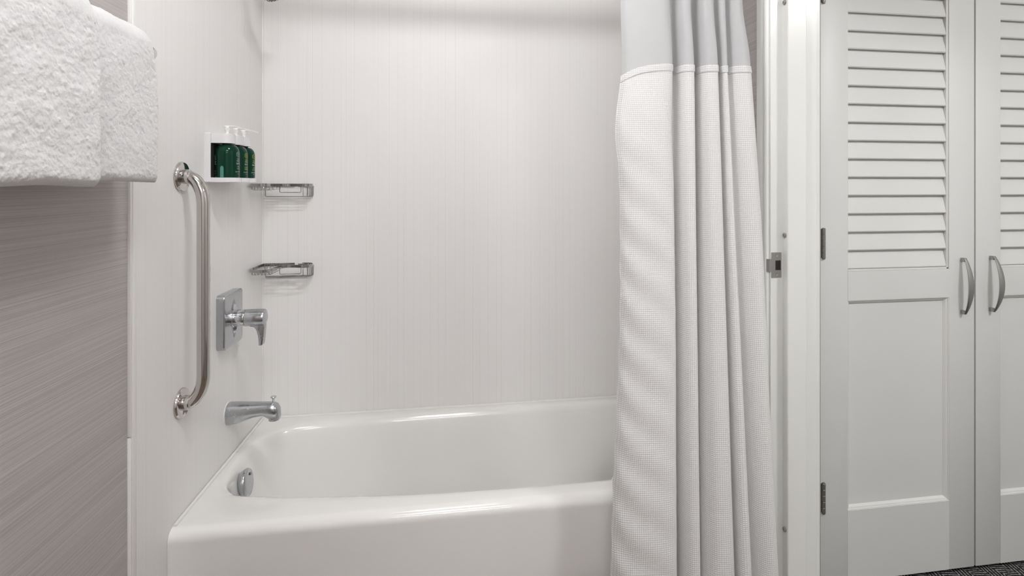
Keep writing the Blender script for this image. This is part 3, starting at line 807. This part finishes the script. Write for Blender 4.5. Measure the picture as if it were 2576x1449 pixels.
def curt(i_f, z):
    """point of the cloth at fold parameter i_f and height z"""
    k = len(CT); i = min(int(i_f), k-2); t = i_f-i
    def val(j, idx):
        j = max(0, min(k-1, j)); return CT[j][idx]
    def cr(idx):
        a, b2, c, d = val(i-1, idx), val(i, idx), val(i+1, idx), val(i+2, idx)
        return .5*(2*b2+(c-a)*t+(2*a-5*b2+4*c-d)*t*t+(3*b2-a-3*c+d)*t**3)
    ut, us, ub, yo = cr(0), cr(1), cr(2), cr(3)
    zt, zs, zb = 1.80, 1.60, .17
    fx = i_f/(k-1)
    if z >= zs:
        q = (z-zs)/(zt-zs); u = us+(ut-us)*sstep(0, 1.0, q) if q <= 1 else ut
    else:
        q = (zs-z)/(zs-zb); q2 = q
        u = us+(ub-us)*(q2 if q2 > 0 else 0)
        # outlines bulge a little below the seam
        if fx < .25: u += (-14*math.exp(-((z-1.44)/.10)**2)+9*math.exp(-((z-.9)/.30)**2))*(1-fx/.25)
        if fx > .80: u += 8*math.exp(-((z-1.15)/.35)**2)*(fx-.8)/.2
    ynom = 1.465-.022*fx-(.030+.030*fx)*max(0, min(1, (1.9-z)/1.8))
    y = ynom+yo*(.75+.25*max(0, min(1, (1.9-z)/1.5)))
    # loose diagonal creases near the leading edge
    e = math.exp(-(i_f/3.4)**2)*max(0, min(1, (1.62-z)/.5))
    y += e*.0048*math.sin((z+.035*i_f)*2*PI/.115)+.0015*noise.noise(Vector((i_f*.7, z*3, 2)))
    c = math.cos(PSI); s = math.sin(PSI); a = (u-CX)/F
    rx, ry = a*c+s, -a*s+c
    X = rx/ry*(ynom+yo*.35)
    return Vector((X, y, z))
def seam(i_f):                                            # the seam rises and falls with the folds
    return 1.606-.030*math.exp(-(i_f/2.0)**2)
NI = 300
def cloth(z_top, z_bot, nz, name, mat, off=0.0, both=False, seam_top=False, seam_bot=False, i0=0.0, i1=None):
    i1 = len(CT)-1 if i1 is None else i1
    vv = []; uvs = []; ff = []; arc = [0]
    pts0 = [curt(i0+(i1-i0)*q/NI, .9) for q in range(NI+1)]
    for a, b2 in zip(pts0, pts0[1:]): arc.append(arc[-1]+((b2-a).xy).length)
    for r in range(nz+1):
        for q in range(NI+1):
            f = i0+(i1-i0)*q/NI
            za = seam(f)+z_top if seam_top else z_top; zb = seam(f)+z_bot if seam_bot else z_bot
            z = za+(zb-za)*r/nz
            p = curt(f, z)
            if off:
                t = (curt(min(f+.02, len(CT)-1), z)-curt(max(f-.02, 0), z)); t.z = 0; t.normalize()
                p = p+Vector((t.y, -t.x, 0))*off
            vv.append(p); uvs.append((arc[q], z))
    for r in range(nz):
        for q in range(NI):
            a = r*(NI+1)+q; ff.append((a, a+1, a+NI+2, a+NI+1))
    me = bpy.data.meshes.new(name); me.from_pydata(vv, [], ff); me.polygons.foreach_set('use_smooth', [True]*len(ff))
    ul = me.uv_layers.new(name='UVMap')
    for l in me.loops: ul.data[l.index].uv = uvs[l.vertex_index]
    me.materials.append(M[mat])
    o = bpy.data.objects.new(name, me); C.objects.link(o); o.parent = cu
    return o
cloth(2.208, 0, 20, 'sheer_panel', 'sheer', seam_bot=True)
cloth(0, .075, 70, 'waffle_panel', 'waffle', seam_top=True)
cloth(.004, -.014, 3, 'seam_band', 'waffle', off=.0018, seam_top=True, seam_bot=True)
cloth(1.56, .075, 50, 'side_hem', 'waffle', off=.0016, i0=0, i1=.62)
RODZ = 2.238
def rod_y(x): return 1.49-.04*math.sin(PI*min(1, max(0, (x-XL)/(XR-XL))))**.8
for q, i_f in enumerate((2, 9.5, 15.5, 20.5, 25)):
    p = curt(i_f, 2.207)
    obj('ring', tube([(p.x, rod_y(p.x)+.020*math.cos(a), RODZ-.008+.023*math.sin(a)) for a in [2*PI*k/24 for k in range(24)]], .0016, 8, closed=True), 'chrome', cu)
ro = thing('curtain_rod', 'bowed chrome shower curtain rod across the tub', 'curtain rod')
obj('rod', tube([(XL+(XR-XL)*k/24, rod_y(XL+(XR-XL)*k/24), RODZ) for k in range(25)], .0125, 14), 'chrome', ro)
for x, d in ((XL, 1), (XR, -1)): obj('end_flange', lathe([(.034, 0), (.034, .004), (.016, .012)], (x, 1.49, RODZ), (d, 0, 0), 28), 'chrome', ro)

# ------------------------------------------------------------------ towel on its bar
tbq = thing('towel_bar', 'chrome towel bar on the striped wallpaper', 'towel bar')
BXC, BZ = -.657, 1.570
obj('bar', tube([(BXC, .74, BZ), (BXC, 1.345, BZ)], .008, 16), 'chrome', tbq)
for y in (.752, 1.333):
    obj('post', lathe([(.024, 0), (.024, .004), (.012, .010), (.011, .064), (.0135, .068), (.0135, .088), (.009, .092), (0, .093)], (-.732, y, BZ), (1, 0, 0), 28), 'chrome', tbq)
tw = thing('towel', 'thick folded white terry towel hanging over the towel bar', 'towel')
def sheet(name, y0, y1, path_fn, half, ny, nsub, rnd, seed):
    """a plump sheet: centre path swept along y, thickness rounded off at every edge, noise displaced"""
    path = path_fn; ns = len(path)-1
    L = [0]
    for a, b2 in zip(path, path[1:]): L.append(L[-1]+(b2-a).length)
    T = L[-1]
    vv = []; ff = []; idx = {}
    def thick(d): return math.sqrt(max(0, 1-(1-min(1, d/rnd))**2))
    for side in (1, -1):
        for i in range(ns+1):
            a = path[max(0, i-1)]; b2 = path[min(ns, i+1)]; t = (b2-a).normalized(); nn = Vector((-t.z, 0, t.x))
            if side == 1 and i == 0: ref = nn
            for j in range(ny+1):
                q = j/ny; yy = y0+(y1-y0)*q
                zrel = path[i].z
                ye = yy-(.030*max(0, min(1, (zrel-1.47)/.12))**2)*sstep(.75, 1, q)
                e = thick(min(L[i], T-L[i]))*thick(min((q)*(y1-y0), (1-q)*(y1-y0)))
                n1 = noise.noise(Vector((path[i].x*20+seed, ye*22, path[i].z*22)))*.0022+noise.noise(Vector((seed+path[i].x*90, ye*105, path[i].z*130)))*.0010+(abs(noise.noise(Vector((seed*2+path[i].x*150, ye*190, path[i].z*230))))-.25)*.0013+noise.noise(Vector((seed*3, ye*420, path[i].z*470)))*.0007
                p = path[i]+nn*side*(half*e+n1*(.3+.7*e)); p = Vector((p.x, ye, p.z+.004*noise.noise(Vector((yy*7, seed, 1)))))
                idx[(side, i, j)] = len(vv); vv.append(p)
    for side in (1, -1):
        for i in range(ns):
            for j in range(ny):
                f = (idx[(side, i, j)], idx[(side, i+1, j)], idx[(side, i+1, j+1)], idx[(side, i, j+1)])
                ff.append(f if side == 1 else f[::-1])
    me = bpy.data.meshes.new(name); me.from_pydata(vv, [], ff)
    bm = bmesh.new(); bm.from_mesh(me); bmesh.ops.remove_doubles(bm, verts=[v for v in bm.verts if v.is_boundary], dist=.0012)
    bmesh.ops.recalc_face_normals(bm, faces=bm.faces); bpy.data.meshes.remove(me)
    return bm
def upath(xf, xb, zf, zb, ztop, n1=70):
    """front bottom -> over the bar -> back bottom"""
    r = (xf-xb)/2; cx = (xf+xb)/2; pts = [Vector((xf, 0, zf+(ztop-zf)*k/n1)) for k in range(n1)]
    pts += [Vector((cx+r*math.cos(PI*k/18), 0, ztop+r*math.sin(PI*k/18))) for k in range(19)]
    pts += [Vector((xb, 0, ztop-(ztop-zb)*k/24)) for k in range(1, 25)]
    return pts
bm = sheet('inner', .79, 1.312, upath(-.6305, -.6835, 1.292, 1.318, 1.572, 150), .0125, 290, 1, .020, 1.3)
o1 = obj('towel_body', bm, 'terry', tw, angle=180)
bm = sheet('outer', .785, 1.046, upath(-.5950, -.7150, 1.283, 1.46, 1.556, 150), .0175, 170, 1, .0185, 5.1)
o2 = obj('folded_layer', bm, 'terry', tw, angle=180)

# ------------------------------------------------------------------ lamps and added fill lights
def dome(name, label, x, y, r, mat):
    t = thing(name, label, 'ceiling light')
    obj('base', lathe([(r*1.06, 0), (r*1.06, .018), (r*.99, .022)], (x, y, CEIL), (0, 0, -1), 40), 'white_paint', t)
    obj('diffuser', lathe([(r, .012), (r, .03), (r*.9, .05), (r*.6, .066), (0, .074)], (x, y, CEIL), (0, 0, -1), 40, cap=False), mat, t)
cl = thing('ceiling_light', 'long ceiling light in front of the bathtub', 'ceiling light')
obj('base', box(-.22, .18, 1.0, 1.10, CEIL-.03, CEIL, .004), 'white_paint', cl)
obj('diffuser', box(-.20, .16, 1.025, 1.075, CEIL-.07, CEIL-.03, .012, 3), 'lamp_ceil', cl)
cl = thing('ceiling_light', 'long added fill light on the ceiling over the middle of the bathroom', 'ceiling light')  # unseen fill lamp, added to brighten the lower back wall
obj('base', box(-.28, .32, -.24, .04, CEIL-.03, CEIL, .004), 'white_paint', cl)
obj('diffuser', box(-.26, .30, -.22, .02, CEIL-.075, CEIL-.03, .018, 3), 'fill_ceil', cl)
dome('ceiling_light', 'round ceiling light over the hallway carpet', 1.9, .05, .17, 'lamp_hall')
vl = thing('fill_light', 'long added fill light on the wall behind the viewer', 'fill light')  # added behind the camera as flat frontal fill
obj('base', box(-.45, .45, YF, YF+.03, 1.92, 2.02, .004), 'chrome', vl)
obj('diffuser', box(-.43, .43, YF+.03, YF+.10, 1.91, 2.03, .02), 'fill_wall', vl)
